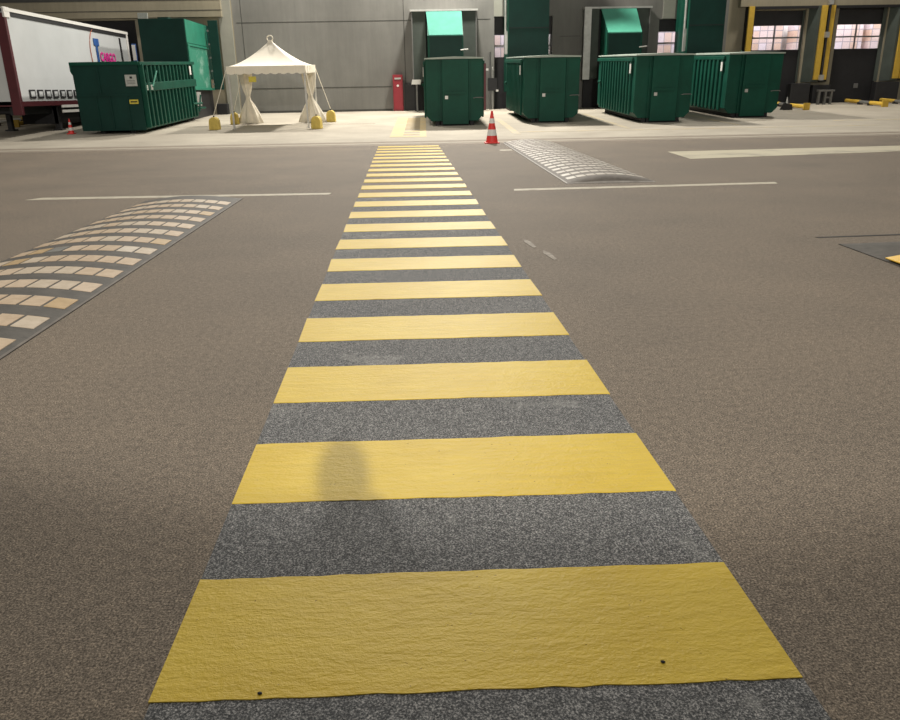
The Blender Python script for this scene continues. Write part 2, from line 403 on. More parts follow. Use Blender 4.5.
# downpipe between the twin strips
e = empty('downpipe', (20.14, 40.42, .6), label='silver downpipe with brackets running between the twin yellow strips', cat='pipe')
MB().tube([(0, 0, 1.2), (0, 0, 5.6)], .05, 10).build('pipe', 'darksteel', e)
for z in (1.25, 3.25, 4.75): MB().box(-.1, .1, -.08, .08, z-.13, z+.13).build('bracket', 'silver', e)
# metal bracket below
e = empty('steel_stand', (20.05, 39.6, zs(39.6)), (SA, 0, 0), label='low grey steel stand on the ground under the twin yellow posts', cat='stand')
MB().box(-.42, .42, -.1, .1, .62, .70).build('top_bar', 'grey', e)
for x in (-.32, .0, .3): MB().box(x-.05, x+.05, -.06, .06, 0, .62).build('leg', 'grey', e)
MB().box(-.05, .3, -.08, .0, .3, .37).build('cross_bar', 'grey', e)

# ------------------------------------------------------------------ wheel guide rails on the ground
def rail(x, y0, y1, label, stop=False, midgrey=True):
    e = empty('wheel_guide', on(x, y0), (SA, 0, 0), label=label, cat='guide rail', group='yellow wheel guide rails at the docks')
    L = y1-y0
    MB().tube([(0, 0, .13), (0, L*.35, .13)], .09, 10).build('rail_end', 'yellow_steel', e)
    MB().tube([(0, L*.35, .13), (0, L*.62, .13)], .075, 10).build('rail_middle', 'grey' if midgrey else 'white', e)
    MB().tube([(0, L*.62, .13), (0, L, .13)], .09, 10).build('rail_end', 'yellow_steel', e)
    MB().box(-.14, .14, -.04, .04, 0, .3).build('end_plate', 'yellow_steel', e)
    for t in (.36, .62): MB().box(-.12, .12, L*t-.06, L*t+.06, 0, .12).build('foot', 'darksteel', e)
    return e
rail(21.6, 36.9, 40.4, 'yellow wheel guide rail on the ground right of the twin yellow posts')
rail(23.4, 37.0, 40.4, 'yellow wheel guide rail cut off by the right edge of the photo')
rail(17.35, 35.8, 40.3, 'short yellow ended wheel guide rail next to the rightmost green container')
rail(-17.3, 34.3, 40.3, 'yellow and white wheel guide rail beneath the trailer seen left of its landing leg', midgrey=False)
rail(-18.6, 32.5, 40.3, 'yellow and white wheel guide rail at the left edge of the photo', midgrey=False)
e = empty('wheel_stop', on(16.6, 36.2), (SA, 0, 0), label='small dark steel wheel stop with a pale spike beside the rightmost container', cat='wheel stop')
MB().prism([(-.25, 0), (.25, 0), (.2, .25), (-.1, .3)], 'y', -.12, .12).build('block', 'darksteel', e)
MB().tube([(0, 0, .25), (0, 0, .55)], [.07, .02], 8).build('spike', 'silver', e)

# ------------------------------------------------------------------ road markings
def decal(name, poly, m, z0=0, t=.004, slope=False, parent=None):
    b = MB()
    top = [(x, y, (zs(y) if slope else 0)+z0+t) for x, y in poly]; bot = [(x, y, (zs(y) if slope else 0)+z0-.003) for x, y in poly]
    b.loft([bot, top]); return b.build(name, m, parent)
cw = empty('pedestrian_crossing', (0, 0, 0), label='yellow striped pedestrian crossing running from the camera to the loading docks', cat='crosswalk')
def cl(y): return -.752-.0284*(y-1.58)
def cr(y): return .965-.0262*(y-1.58)
decal('grey_coating', [(cl(.6)+.003, .6), (cr(.6)-.003, .6), (cr(11.62)-.003, 11.62), (cl(11.62)+.003, 11.62)], 'grey_coat', 0, .002, parent=cw)
for n in range(22):
    y0 = 1.585+1.008*n; y1 = y0+.525
    pts = []; K = 26
    jl = [random.uniform(-.006, .006) for _ in range(4)]
    for k in range(K+1):
        t = k/K; pts.append((cl(y0)+jl[0]+(cr(y0)+jl[1]-cl(y0)-jl[0])*t, y0+random.uniform(-.004, .004)))
    for k in range(K+1):
        t = 1-k/K; pts.append((cl(y1)+jl[2]+(cr(y1)+jl[3]-cl(y1)-jl[2])*t, y1+random.uniform(-.004, .004)))
    decal('stripe', pts, 'yellow', .002, .003, parent=cw)
def line(poly, label, m='white_line', cat='road marking', group=None, name='road_line', slope=False):
    return tag(decal(name, poly, m, 0, .004, slope), label, cat, group)
line([(-6.25, 12.22), (-1.52, 12.10), (-1.5, 12.30), (-6.1, 12.46)], 'thin white line on the asphalt behind the left speed bump')
line([(1.38, 12.08), (5.65, 12.29), (5.7, 12.50), (1.4, 12.31)], 'thin white line on the asphalt in front of the right speed bump')
line([(-8.0, 10.15), (-5.85, 10.2), (-5.75, 10.4), (-6.0, 10.55), (-8, 10.6)], 'short white mark at the left edge of the photo', name='road_mark')
line([(1.98, 20.6), (2.3, 20.6), (2.3, 20.95), (1.98, 20.95)], 'short white mark just before the traffic cone', name='road_mark')
line([(5.83, 17.05), (11.15, 17.95), (15.5, 18.3), (15.5, 20.1), (12, 19.6), (5.96, 19.15)], 'wide cream painted rectangle on the asphalt at the right', 'bay_paint', name='painted_patch')
for k, (x, y, lab) in enumerate(((1.16, 7.1, 'faint white scuff beside the crossing, the nearer one'), (1.05, 7.7, 'faint white scuff beside the crossing, the farther one'))):
    line([(x, y-.22), (x+.035, y-.2), (x+.02, y+.1), (x-.03, y+.24), (x-.05, y+.1)], lab, mat_worn('scuff_paint', (.33, .29, .24), (.19, .160, .126), .36, .52, 14), name='paint_scuff')
line([(4.02, 7.66), (6.2, 7.78), (6.2, 7.84), (4.0, 7.70)], 'thin dark line on the asphalt behind the black speed bump', 'dark', 'joint', name='dark_line')  # thin dark strip lying on the asphalt
for x, y, lab in ((.61, 1.66, 'small dark crumb lying at the lower right of the nearest yellow stripe'), (-.47, 1.60, 'small dark crumb at the front edge of the nearest yellow stripe, lower left')):
    b = MB(); n = 7
    b.loft([[(r*math.cos(2*PI*j/n+z*90), r*.7*math.sin(2*PI*j/n)*(1+.3*(j % 2)), z) for j in range(n)] for r, z in ((.005, 0), (.007, .002), (.003, .005))])
    o = b.build('crumb', 'dark'); o.location = (x, y, .005); tag(o, lab, 'crumb')
# walkway on the apron
pw = empty('painted_walkway', (0, 0, 0), label='amber outlined walkway on the pale apron left of the first container', cat='walkway')
def al(pts, name='outline', m='walk_line', dz=.003): return decal(name, pts, m, dz, .003, True, pw)
al([(-1.17, 26.35), (-.72, 26.35), (-.72, 35.6), (-1.17, 35.6)])
al([(-.17, 26.2), (.06, 26.2), (.06, 35.6), (-.17, 35.6)])
al([(-.72, 26.25), (-.17, 26.25), (-.17, 26.7), (-.72, 26.7)], 'cross_bar')
al([(-.72, 27.2), (-.17, 27.2), (-.17, 27.6), (-.72, 27.6)], 'cross_bar')
al([(-.72, 28.2), (-.17, 28.2), (-.17, 28.7), (-.72, 28.7)], 'cross_bar')
al([(-.72, 29.2), (-.17, 29.2), (-.17, 35.4), (-.72, 35.4)], 'fill', 'path_fill', 0)
# container bay lines on the apron
for i, (x0, x1, y0, y1, lab) in enumerate(((3.0, 3.25, 26.6, 34, 'amber bay line just right of the traffic cone'), (3.3, 16, 27.3, 27.5, 'long amber bay line across the apron before the right containers'), (7.15, 7.35, 28.0, 36, 'amber bay line between the second and third closed containers'),
        (11.3, 11.5, 28.5, 37, 'amber bay line between the third and fourth closed containers'), (15.5, 30, 29.6, 29.8, 'amber bay line on the apron towards the right edge'))):
    line([(x0, y0), (x1, y0), (x1, y1), (x0, y1)], lab, 'apron_line', slope=True, name='bay_line', group='amber bay lines')

# ------------------------------------------------------------------ speed bumps
def speed_bump(x0, x1, y0, y1, h, label, mats, near_cap=.28, far_cap=.15, tiles=True, row0=.12):
    W_ = x1-x0; L = y1-y0
    e = empty('speed_bump', (x0, y0, 0), label=label, cat='speed bump', group=None)
    def hz(u, v):
        t = u/W_; p = math.sin(PI*min(1, max(0, t)))**.78
        c = 1.0
        if v < near_cap: c = math.sin(PI/2*max(0, v)/near_cap)**.8
        if L-v < far_cap: c = min(c, math.sin(PI/2*max(0, L-v)/far_cap)**.8)
        return .008+h*p*c
    us = [0]
    nt_ = int((W_-.06)//TP); m0 = (W_-nt_*TP)/2
    gap = .022
    us = [0, m0*.35, m0*.7]
    tile_cols = []
    for k in range(nt_):
        a = m0+k*TP+gap/2; b_ = m0+(k+1)*TP-gap/2
        us += [a, (a+b_)/2, b_]; tile_cols.append((a, b_))
    us += [W_-m0*.7, W_-m0*.35, W_]
    vs = [0, near_cap*.12, near_cap*.3, near_cap*.6, near_cap]
    v = near_cap+row0; rows = []
    while v+.26 < L-far_cap: rows.append((v, v+.255)); vs += [v, v+.255]; v += .5
    vs += [L-far_cap, L-far_cap*.5, L-far_cap*.1, L]; vs = sorted(set(round(q, 4) for q in vs))
    b = MB(); nu = len(us); i0 = 0
    for vv in vs:
        for u in us: b.v.append((u, vv, hz(u, vv)))
    for a in range(len(vs)-1):
        for k in range(nu-1):
            um = (us[k]+us[k+1])/2; vm = (vs[a]+vs[a+1])/2
            b.f.append((a*nu+k, a*nu+k+1, (a+1)*nu+k+1, (a+1)*nu+k))
            edge = k == 0 or k == nu-2 or a == 0
            b.m.append(1 if edge else 0)
    # skirt to the ground
    ring = [(us[k], 0) for k in range(nu)]+[(W_, q) for q in vs[1:]]+[(us[k], L) for k in range(nu-2, -1, -1)]+[(0, q) for q in vs[-2:0:-1]]
    for k in range(len(ring)):
        p, q = ring[k], ring[(k+1) % len(ring)]
        b.face([(p[0], p[1], -.003), (q[0], q[1], -.003), (q[0], q[1], hz(*q)), (p[0], p[1], hz(*p))], 1 if p[1] == 0 and q[1] == 0 else 0)
    b.build('rubber_body', [mats[0], mats[1]], e, smooth=True)
    if tiles:
        for (va, vb) in rows:
            t = MB()
            for (a, c) in tile_cols:
                P = [(a, va), ((a+c)/2, va), (c, va), (c, vb), ((a+c)/2, vb), (a, vb)]
                t.loft([[(p[0], p[1], hz(*p)-.01) for p in P], [(p[0], p[1], hz(*p)+.004) for p in P]])
            t.build('tile_row', mats[2], e)
    return e
sbl = speed_bump(-3.98, -2.53, 1.9, 11.8, .075, 'long speed bump of cream tiles in dark rubber at the left edge', ['bump_rubber', 'bump_rubber2', 'tiles_warm'], row0=.27)
sbl.rotation_euler = (0, 0, .0262)
sbr = speed_bump(2.34, 3.84, 12.86, 24.2-.45, .10, 'pale dusty tiled speed bump leading back to the traffic cone', ['bump_rubber2', 'bump_edge', 'tiles_pale'], near_cap=.22)
eb = speed_bump(4.04, 5.5, 1.9, 7.3, .055, 'black speed bump with a yellow reflector cut off at the right edge', ['bump_rubber', 'bump_rubber', 'tiles_pale'], far_cap=.3, near_cap=.15, tiles=False)
for k in range(5):
    MB().box(0, .17, 0, .25, 0, .012).build('yellow_reflector', mat('yellow_reflector', (.8, .5, .05), .3, .05), eb, loc=(.0, 4.36-k*1.0, .024), rot=(0, -.16, 0), bevel=.008)

# ------------------------------------------------------------------ traffic cones
def cone(x, y, h, label, slope=0):
    e = empty('traffic_cone', on(x, y), (SA if slope else 0, 0, 0), label=label, cat='traffic cone', group='red and white traffic cones')
    MB().box(-.21*h/.9, .21*h/.9, -.21*h/.9, .21*h/.9, 0, .035).build('base', 'cone_red', e, bevel=.012)
    def rr(z): return (.155*(1-z/h)+.028)*h/.9
    def band(z0, z1, name, m, off=0):
        b = MB(); n = 24
        b.loft([[((rr(z)+off)*math.cos(2*PI*j/n), (rr(z)+off)*math.sin(2*PI*j/n), z) for j in range(n)] for z in (z0, (z0+z1)/2, z1)])
        b.build(name, m, e, smooth=False)
    q = [.035, .24*h, .43*h, .62*h, .77*h, h]
    band(q[0], q[1], 'cone_body', 'cone_red'); band(q[1], q[2], 'reflective_band', 'white', .002)
    band(q[2], q[3], 'cone_body', 'cone_red'); band(q[3], q[4], 'reflective_band', 'white', .002)
    band(q[4], q[5], 'cone_body', 'cone_red')
cone(2.02, 23.75, .93, 'red and white traffic cone standing where the crossing meets the apron')
cone(-13.25, 30.2, .55, 'small red and white cone at the near left corner of the ribbed container', 1)

# ------------------------------------------------------------------ closed green containers
def closed_container(x, y, label, width=2.17, length=6.6):
    e = empty('waste_container', on(x, y), (SA, 0, 0), label=label, cat='container', group='closed green waste containers in front of the docks')
    h = width/2; H_ = 2.40; ch = .2; zb = .17
    prof = [(-h+ch, zb), (h-ch, zb), (h, zb+ch), (h, H_), (-h, H_), (-h, zb+ch)]
    b = MB(); b.prism(prof, 'y', .12, length)
    b.build('body', 'green', e, bevel=.015)
    # ribs pressed into both flanks
    for s in (-1, 1):
        b = MB(); n = 12
        for k in range(n):
            y0 = .62+k*(length-1.0)/n
            xx = sorted((s*h, s*(h+.075)))
            b.box(xx[0], xx[1], y0, y0+.2, zb+ch-.1, H_-.2)
        xx = sorted((s*h, s*(h+.09)))
        b.box(xx[0], xx[1], .5, length, H_-.2, H_-.06)
        b.build('side_ribs', 'green', e, bevel=.02)
    MB().prism([(-h-.03, 0), (h+.03, 0), (h+.03, .045), (0, .09), (-h-.03, .045)], 'y', .06, length+.03).build('lid', 'lid', e, loc=(0, 0, H_))
    MB().box(-.47, .53, 0, .12, .06, H_-.02).build('door_panel', 'green', e, bevel=.012)
    for s in (-1, 1): MB().box(s*.55+(-.035 if s < 0 else .0), s*.55+(.0 if s < 0 else .035), .05, .14, .2, H_-.04).build('door_post', 'green', e)
    MB().box(-.36, .40, -.03, .0, 1.15, 1.25).build('cross_rail', 'green', e)
    MB().box(-.37, -.25, -.02, .01, .98, 1.10).build('lock_plate', 'silver', e)
    MB().tube([(.72, .08, 1.0), (.8, .04, 1.02), (1.04, .04, 1.02), (1.1, .08, 1.0)], .018, 6).build('grab_handle', 'grey', e)
    for s in (-1, 1): MB().box(s*.66-.07, s*.66+.07, .18, length-.1, 0, zb+.01).build('skid', 'dark', e)
    MB().box(-.55, .55, .16, .35, 0, .16).build('roller', 'dark', e)
    MB().box(-h-.10, -h-.08, .56, .72, 1.78, 2.12).build('side_label', 'white', e)
    MB().tube([(-h-.11, length-1.1, 1.35), (-h-.11, length-.7, 1.35)], .07, 8).build('side_latch', 'green', e)
    return e
c1 = closed_container(1.18, 30.6, 'closed green container square to the camera, standing just left of the traffic cone')
copy_tree(c1, on(4.98, 31.2), 'closed green container directly right of the traffic cone, below a tall green tower')
copy_tree(c1, on(9.1, 30.3), 'third from the left of the four closed green containers, ribs on its left flank')
copy_tree(c1, on(13.22, 31.9), 'closed green container farthest right of the four, beside the dark dock door')

# ------------------------------------------------------------------ ribbed open container at the left
e = empty('ribbed_container', on(-11.47, 29.8), (SA, 0, 0), label='dark green ribbed container with printed notice standing right of the white trailer', cat='container')
h = 1.17; H_ = 2.48; L = 7.0
MB().prism([(-h, .14), (h, .14), (h, H_), (-h, H_)], 'y', .06, L).build('body', 'green', e, bevel=.012)
b = MB()
for k in range(15):
    y0 = .25+k*.455; b.box(h, h+.10, y0, y0+.15, .2, 1.48); b.box(h, h+.10, y0, y0+.15, 1.72, H_-.12)
b.build('side_ribs', 'green_lit_lid' if False else 'green', e, bevel=.02)
b = MB()
for k in range(15):
    y0 = .25+k*.455; b.box(-h-.10, -h, y0, y0+.15, .2, H_-.12)
b.build('side_ribs', 'green', e, bevel=.02)
MB().box(h, h+.13, .3, L-.1, 1.46, 1.76).build('side_rail', 'green', e, bevel=.015)
b = MB(); b.box(h-.04, h+.12, 0, L, H_-.12, H_).box(-h-.06, -h+.04, 0, L, H_-.12, H_).box(-h-.06, h+.06, -.04, .1, H_-.10, H_+.02)
b.build('top_rim', 'green', e, bevel=.015)
MB().prism([(-h-.06, H_), (-h-.06, H_-.3), (-h, H_-.42), (-h, H_)], 'y', -.02, .12).build('corner_gusset', 'green', e)
b = MB(); b.box(-h, h, 0, .07, .12, H_-.1); b.build('front_plate', 'green_shaded', e)
b = MB()
for x in (-.5, .0, .62): b.box(x, x+.05, -.035, 0, .2, 1.32)
b.box(-.30, -.24, -.035, 0, 1.4, 2.3); b.box(-h, h, -.03, 0, 1.33, 1.39)
b.build('front_stiffener', 'green_shaded', e)
MB().box(.69, 1.10, -.05, -.036, 1.66, 2.05).build('printed_notice', 'sheet', e)
MB().box(.86, .95, -.054, -.05, 1.92, 1.99).build('notice_emblem', 'dark', e)
for z in (1.74, 1.79, 1.84): MB().box(.75, 1.04, -.053, -.05, z, z+.018).build('notice_text', 'grey', e)
MB().box(.72, 1.04, -.05, -.035, 1.05, 1.2).build('yellow_label', 'ylabel', e)
MB().box(.76, 1.0, -.053, -.05, 1.10, 1.145).build('label_text', 'dark', e)
MB().tube([(h+.16, .9, 1.62), (h+.18, 1.5, 2.15)], .035, 8).build('tarp_lever', 'green3', e)
MB().tube([(h+.12, .45, 2.2), (h+.16, .45, 1.4)], .03, 8).build('door_rod', 'green', e)
MB().box(h+.0, h+.16, .1, .22, .2, 2.4).build('corner_post', 'green', e, bevel=.01)
MB().box(h+.10, h+.15, .3, .5, 1.5, 1.68).build('hinge', 'lid', e)
MB().box(h+.10, h+.15, .75, .95, 1.5, 1.68).build('hinge', 'silver', e)
MB().box(h+.11, h+.13, 6.1, 6.3, 1.95, 2.3).build('side_label', 'white', e)
for s in (-1, 1): MB().box(s*.55-.09, s*.55+.09, .3, L-.2, 0, .15).build('skid', 'dark', e)
b = MB(); b.tube([(h+.15, 5.9, .75), (h+.4, 6.4, .75), (h+.2, 6.8, .75)], .045, 8); b.tube([(h+.3, 6.2, .4), (h+.35, 6.5, 1.1)], .035, 8); b.build('coupling_arm', 'green', e)

# ------------------------------------------------------------------ compactor behind it (left)
e = empty('compactor', (-11.45, 36.9, zs(36.9)), label='large green compactor with lit right flank rising behind the ribbed container', cat='compactor')
z0 = zs(36.9)
MB().box(-1.0, 1.0, -.08, 3.9, 1.76-z0+.5, 4.73-z0).build('body', 'green_shaded', e, bevel=.02)
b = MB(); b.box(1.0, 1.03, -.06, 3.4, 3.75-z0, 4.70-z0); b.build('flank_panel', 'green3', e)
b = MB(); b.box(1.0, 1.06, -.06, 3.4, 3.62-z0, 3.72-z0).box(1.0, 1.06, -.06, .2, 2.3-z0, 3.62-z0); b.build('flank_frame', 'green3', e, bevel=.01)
MB().box(1.0, 1.025, .2, 3.3, 1.86-z0, 3.6-z0).build('worn_glare_panel', 'smear', e)
MB().box(.98, 1.1, 0, 3.6, 1.76-z0, 1.86-z0).build('lower_sill', 'green3', e, bevel=.01)
MB().box(-.9, .9, 0, 3.8, .0, 1.3).build('press_base', 'darksteel', e)
MB().box(.9, 1.05, 0, .3, .35, 1.76-z0).build('support', 'green', e)
MB().box(.9, 1.08, .3, 1.0, .6, 1.2).build('control_cabinet', 'silver', e, bevel=.01)
MB().tube([(.95, 0.05, .5), (1.15, .4, .5), (1.15, 1.2, .5)], .05, 8).build('hydraulic_pipe', 'green', e)
MB().box(-.98, -.55, -.06, -.02, 4.74-z0, 4.98-z0).build('top_sign', 'sheet', e)
MB().box(-.15, .3, 0, .5, 4.73-z0, 4.80-z0).build('roof_hatch', 'green_shaded', e)
b = MB(); b.box(1.2, 1.65, 3.1, 3.22, 1.78-z0, 4.9-z0); b.build('hatch_leaf', 'green_shaded', e, bevel=.01)
for z in (2.0, 2.6, 3.2, 3.8, 4.4): MB().box(1.14, 1.22, 3.05, 3.15, z-z0, z+.08-z0).build('hinge', 'grey', e)

# ------------------------------------------------------------------ hood boxes at the docks with green hoppers in them
def hood(x0, x1, label):
    e = empty('dock_hood', ((x0+x1)/2, 40.3, .6), label=label, cat='dock hood', group='grey dock hoods around the hoppers')
    h = (x1-x0)/2; t = 5.26-.6
    MB().box(-h, -h+.05, 0, .7, 1.35, t).build('side_wall', 'grey', e); MB().box(h-.05, h, 0, .7, 1.35, t).build('side_wall', 'grey', e)
    MB().box(-h-.06, h+.06, -.06, .7, t-.08, t).build('roof', 'silver', e)
    MB().box(-h+.05, -h+.68, .05, .1, 1.4, t-.08).build('side_curtain', 'greysoft', e)
    MB().box(h-.68, h-.05, .05, .1, 1.4, t-.08).build('side_curtain', 'greysoft', e)
    MB().box(-h+.68, h-.68, .3, .35, 0, t-.08).build('dark_opening', 'dark', e)
    MB().box(-h+.05, h-.05, .2, .3, 0, 1.38).build('dock_face', 'dark', e)
    return e
hood(-.5, 2.68, 'grey dock hood with pale top rail behind the container left of the traffic cone')
h3 = hood(8.0, 11.2, 'grey dock hood with a lit left side behind the third closed container')
MB().box(-1.66, -1.32, -.1, .0, 1.35, 4.66).build('lit_side_flange', 'silver', h3)  # added flange, its pale tone replaces the lit left side wall
def hopper(x, label, lidm='green_lit_lid'):
    e = empty('green_hopper', (x, 38.9, zs(38.9)), label=label, cat='hopper', group='green hoppers in the dock hoods')
    z0 = zs(38.9); w = .80
    MB().face([(-w, 0, 4.0-z0), (w, 0, 4.0-z0), (w, .04, 3.99-z0), (-w, .04, 3.99-z0)]).loft([[(-w, 0, 3.98-z0), (w, 0, 3.98-z0), (w+.02, 1.35, 5.12-z0), (-w-.10, 1.35, 5.12-z0)], [(-w, 0, 4.03-z0), (w, 0, 4.03-z0), (w+.02, 1.35, 5.17-z0), (-w-.10, 1.35, 5.17-z0)]]).build('chute_lid', lidm, e)
    for s in (-1, 1):
        MB().prism([(0, .2), (1.4, .2), (1.4, 5.1-z0), (1.25, 5.08-z0), (.6, 4.5-z0), (.06, 4.0-z0), (0, 4.0-z0)], 'x', s*w-.03-(.03 if s < 0 else 0), s*w+.03).build('cheek_plate', 'green', e)
    MB().box(-w, w, .02, .1, .2, 3.98-z0).build('front_panel', 'green_shaded', e)
    MB().box(-w, w, .1, 1.3, .0, 1.2).build('press_box', 'darksteel', e)
    MB().tube([(w-.1, -.03, 3.35-z0), (w+.25, -.1, 3.38-z0)], .03, 6).build('lever', 'silver', e)
    return e
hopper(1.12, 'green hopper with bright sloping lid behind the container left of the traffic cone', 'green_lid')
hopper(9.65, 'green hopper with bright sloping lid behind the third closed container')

# ------------------------------------------------------------------ tall green towers
def tower(x0, x1, label):
    z0 = zs(39); e = empty('compactor_tower', ((x0+x1)/2, 39.0, z0), label=label, cat='tower', group='tall green compactor towers')
    h = (x1-x0)/2
    MB().box(-h, h, 0, 1.95, .9, 8.5).build('shaft', 'green_shaded', e, bevel=.01)
    MB().box(-h-.02, -h, .0, 1.95, .9, 8.5).build('lit_side_plate', 'green', e)  # plate added to give the left face the lit green
    MB().box(-h+.02, h-.02, -.012, 0, 3.72, 3.75).box(-h+.02, h-.02, -.012, 0, 1.95, 1.98).build('seam', 'dark', e)
    MB().box(-h+.1, h-.1, .1, 1.9, 0, .9).build('press_base', 'darksteel', e)
    b = MB()
    for y in (.4, 1.0, 1.6): b.box(-h-.03, -h, y, y+.08, 1.0, 8.4)
    b.build('side_ribs', 'green', e)
    MB().tube([(-h-.1, .3, 3.0), (-h-.1, .3, 8.4)], .06, 8).build('conduit', 'silver', e)
    MB().box(-h-.16, -h-.03, .15, .3, 2.6, 3.6).build('junction_box', 'silver', e)
    return e
tower(4.1, 6.02, 'tall green tower rising out of the photo behind the container right of the traffic cone')
t4 = tower(12.70, 14.42, 'tall green tower with a lit left side behind the rightmost closed container')

# ------------------------------------------------------------------ small things on the wall between docks
e = empty('hydrant_cabinet', (-1.28, 40.70, .62), label='tall narrow red cabinet against the concrete wall left of the first hopper', cat='cabinet')
MB().box(-.25, .25, 0, .25, 0, 1.72).build('body', 'red', e, bevel=.01)
MB().box(-.2, .2, -.02, 0, .1, 1.4).build('door', 'red', e); MB().tube([(0, -.03, 1.2), (0, -.02, 1.2)], .06, 12).build('badge', 'white', e)
MB().box(-.16, .16, -.02, 0, 1.5, 1.58).build('nameplate', 'sheet', e)
e = empty('control_post', (-.33, 39.8, zs(39.8)), label='white control box on a grey post left of the first closed container', cat='control box')
MB().box(-.04, .04, 0, .06, 0, 1.35).build('post', 'grey', e)
MB().prism([(-.25, 1.28), (.2, 1.28), (.24, 1.5), (-.21, 1.5)], 'y', -.1, .1).build('control_box', 'white', e)
o = MB().box(-.3, .3, 0, .12, 0, 1.3).build('wall_cabinet', 'darksteel', bevel=.01); o.location = (-.65, 40.85, .62)
tag(o, 'dark grey wall cabinet right beside the tall red cabinet', 'cabinet')
o = MB().box(-.1, .1, 0, .12, 0, 2.2).build('steel_post', 'maroon'); o.location = (3.0, 39.9, zs(39.9)); tag(o, 'dark red steel post standing between the first container and the cone side container', 'post')
e = empty('pipe_cluster', (3.35, 40.6, zs(40.6)), label='grey pipes and small valve boxes on the wall behind the traffic cone', cat='pipes')
MB().tube([(0, 0, 0), (0, 0, 2.7)], .05, 8).build('pipe', 'grey', e); MB().tube([(.15, 0, 0), (.15, 0, 1.9), (.15, .2, 2.0)], .035, 8).build('pipe', 'silver', e)
MB().box(-.3, -.08, -.1, 0, 1.85, 1.95).build('valve_box', 'white', e); MB().box(-.1, .35, -.05, .1, .9, 1.5).build('valve_box', 'darksteel', e)
MB().box(.3, .42, -.1, 0, .85, .95).build('valve_box', 'white', e)

# ------------------------------------------------------------------ trailer at the left dock
TX0, TX1, TY0, TY1 = -16.8, -14.3, 29.0, 40.55
zt = 4.36
e = empty('semi_trailer', ((TX0+TX1)/2, TY0, zs(30)), label='white curtain sided trailer with dark red frame backed into the left dock', cat='trailer')
ox, oz = (TX0+TX1)/2, zs(30); h = 1.25
def z_(z, y=0): return z-oz+y*.036*.0
MB().box(-h+.02, h-.02, .1, TY1-TY0, 1.42-oz, zt-oz).build('cargo_body', 'curtain', e)
MB().box(-h, h-.33, 0, .1, 1.3-oz, zt-oz).build('front_wall', 'curtain', e)
MB().box(h-.34, h+.01, -.03, .12, .95-oz, zt-oz-.05).build('corner_post', 'maroon', e, bevel=.02)
MB().box(-h-.01, -h+.2, -.03, .12, .95-oz, zt-oz-.05).build('corner_post', 'maroon', e, bevel=.02)
MB().prism([(0, .0), (11.5, .0), (11.5, .12), (0, .12)], 'x', h-.03, h+.04).build('roof_rail', 'white', e, loc=(0, 0, zt-oz))
MB().box(h-.02, h+.012, .35, 11.5, zt-oz-.14, zt-oz).build('curtain_track', 'dark', e)
MB().box(-h, h, 0, 11.5, .0, .03).build('roof', 'white', e, loc=(0, 0, zt-oz+.09))
MB().box(h-.05, h+.03, -.05, .35, zt-oz-.2, zt-oz+.14).build('corner_casting', 'white', e, bevel=.02)
MB().box(-h+.1, h-.02, 0, 11.4, 1.25-oz, 1.42-oz).build('side_raves', 'maroon', e)
b = MB(); b.box(-h+.45, -h+.6, .3, 11.3, .95-oz, 1.25-oz).box(h-.6, h-.45, .3, 11.3, .95-oz, 1.25-oz)
for y in (1, 3.5, 6, 8.5, 10.8): b.box(-h+.5, h-.5, y, y+.12, 1.0-oz, 1.2-oz)
b.build('chassis', 'darksteel', e)
MB().box(-.4, h-.25, 3.2, 5.2, .55-oz, 1.2-oz).build('pallet_box', 'dark', e)
for s in (-1, 1):
    b = MB().box(s*.95-.09, s*.95+.09, 3.2, 3.38, .12, 1.0).box(s*.95-.17, s*.95+.17, 3.1, 3.48, .06, .14)
    b.build('landing_leg', 'darksteel', e)
b = MB()
for z in (.97, 1.16): b.box(h-.04, h+.0, 3.2, 6.6, z-oz, z+.1-oz)
b.build('side_guard', 'white', e)
b = MB()
for y in (3.25, 6.4): b.box(h-.08, h-.04, y, y+.08, .9-oz, 1.3-oz)
b.build('guard_bracket', 'darksteel', e)
for k in range(14):
    y0 = .75+k*.62
    b = MB().box(h-.01, h+.012, y0, y0+.44, .0, .30).build('curtain_buckle', 'dark', e, loc=(0, 0, 1.52-oz))
    MB().box(h+.012, h+.02, y0+.08, y0+.36, .06, .24).build('buckle_plate', 'curtain', b)
for s in (-1, 1):
    for y in (7.2, 8.55, 9.9):
        n = 20; b = MB(); cz = .62
        ring = lambda r, xx: [(xx, y+r*math.cos(2*PI*j/n), cz+r*math.sin(2*PI*j/n)) for j in range(n)]
        x_in, x_out = s*.75, s*1.1
        b.loft([ring(.45, x_in), ring(.5, x_in+s*.05), ring(.5, x_out-s*.05), ring(.45, x_out), ring(.28, x_out-s*.02)])
        w_ = b.build('wheel', 'dark', e)
        MB().loft([[(x_out-s*.03, y+.27*math.cos(2*PI*j/n), cz+.27*math.sin(2*PI*j/n)) for j in range(n)], [(x_out+s*.02, y+.12*math.cos(2*PI*j/n), cz+.12*math.sin(2*PI*j/n)) for j in range(n)]]).build('rim', 'silver', w_)
MB().box(h-.02, h+.02, 11.3, 11.5, 1.4-oz, zt-oz).build('rear_post', 'white', e)
MB().prism([(10.35, 4.15-oz), (10.5, 4.15-oz), (10.62, 1.6-oz), (10.44, 1.6-oz)], 'x', h-.01, h+.012).build('black_strap', 'dark', e)
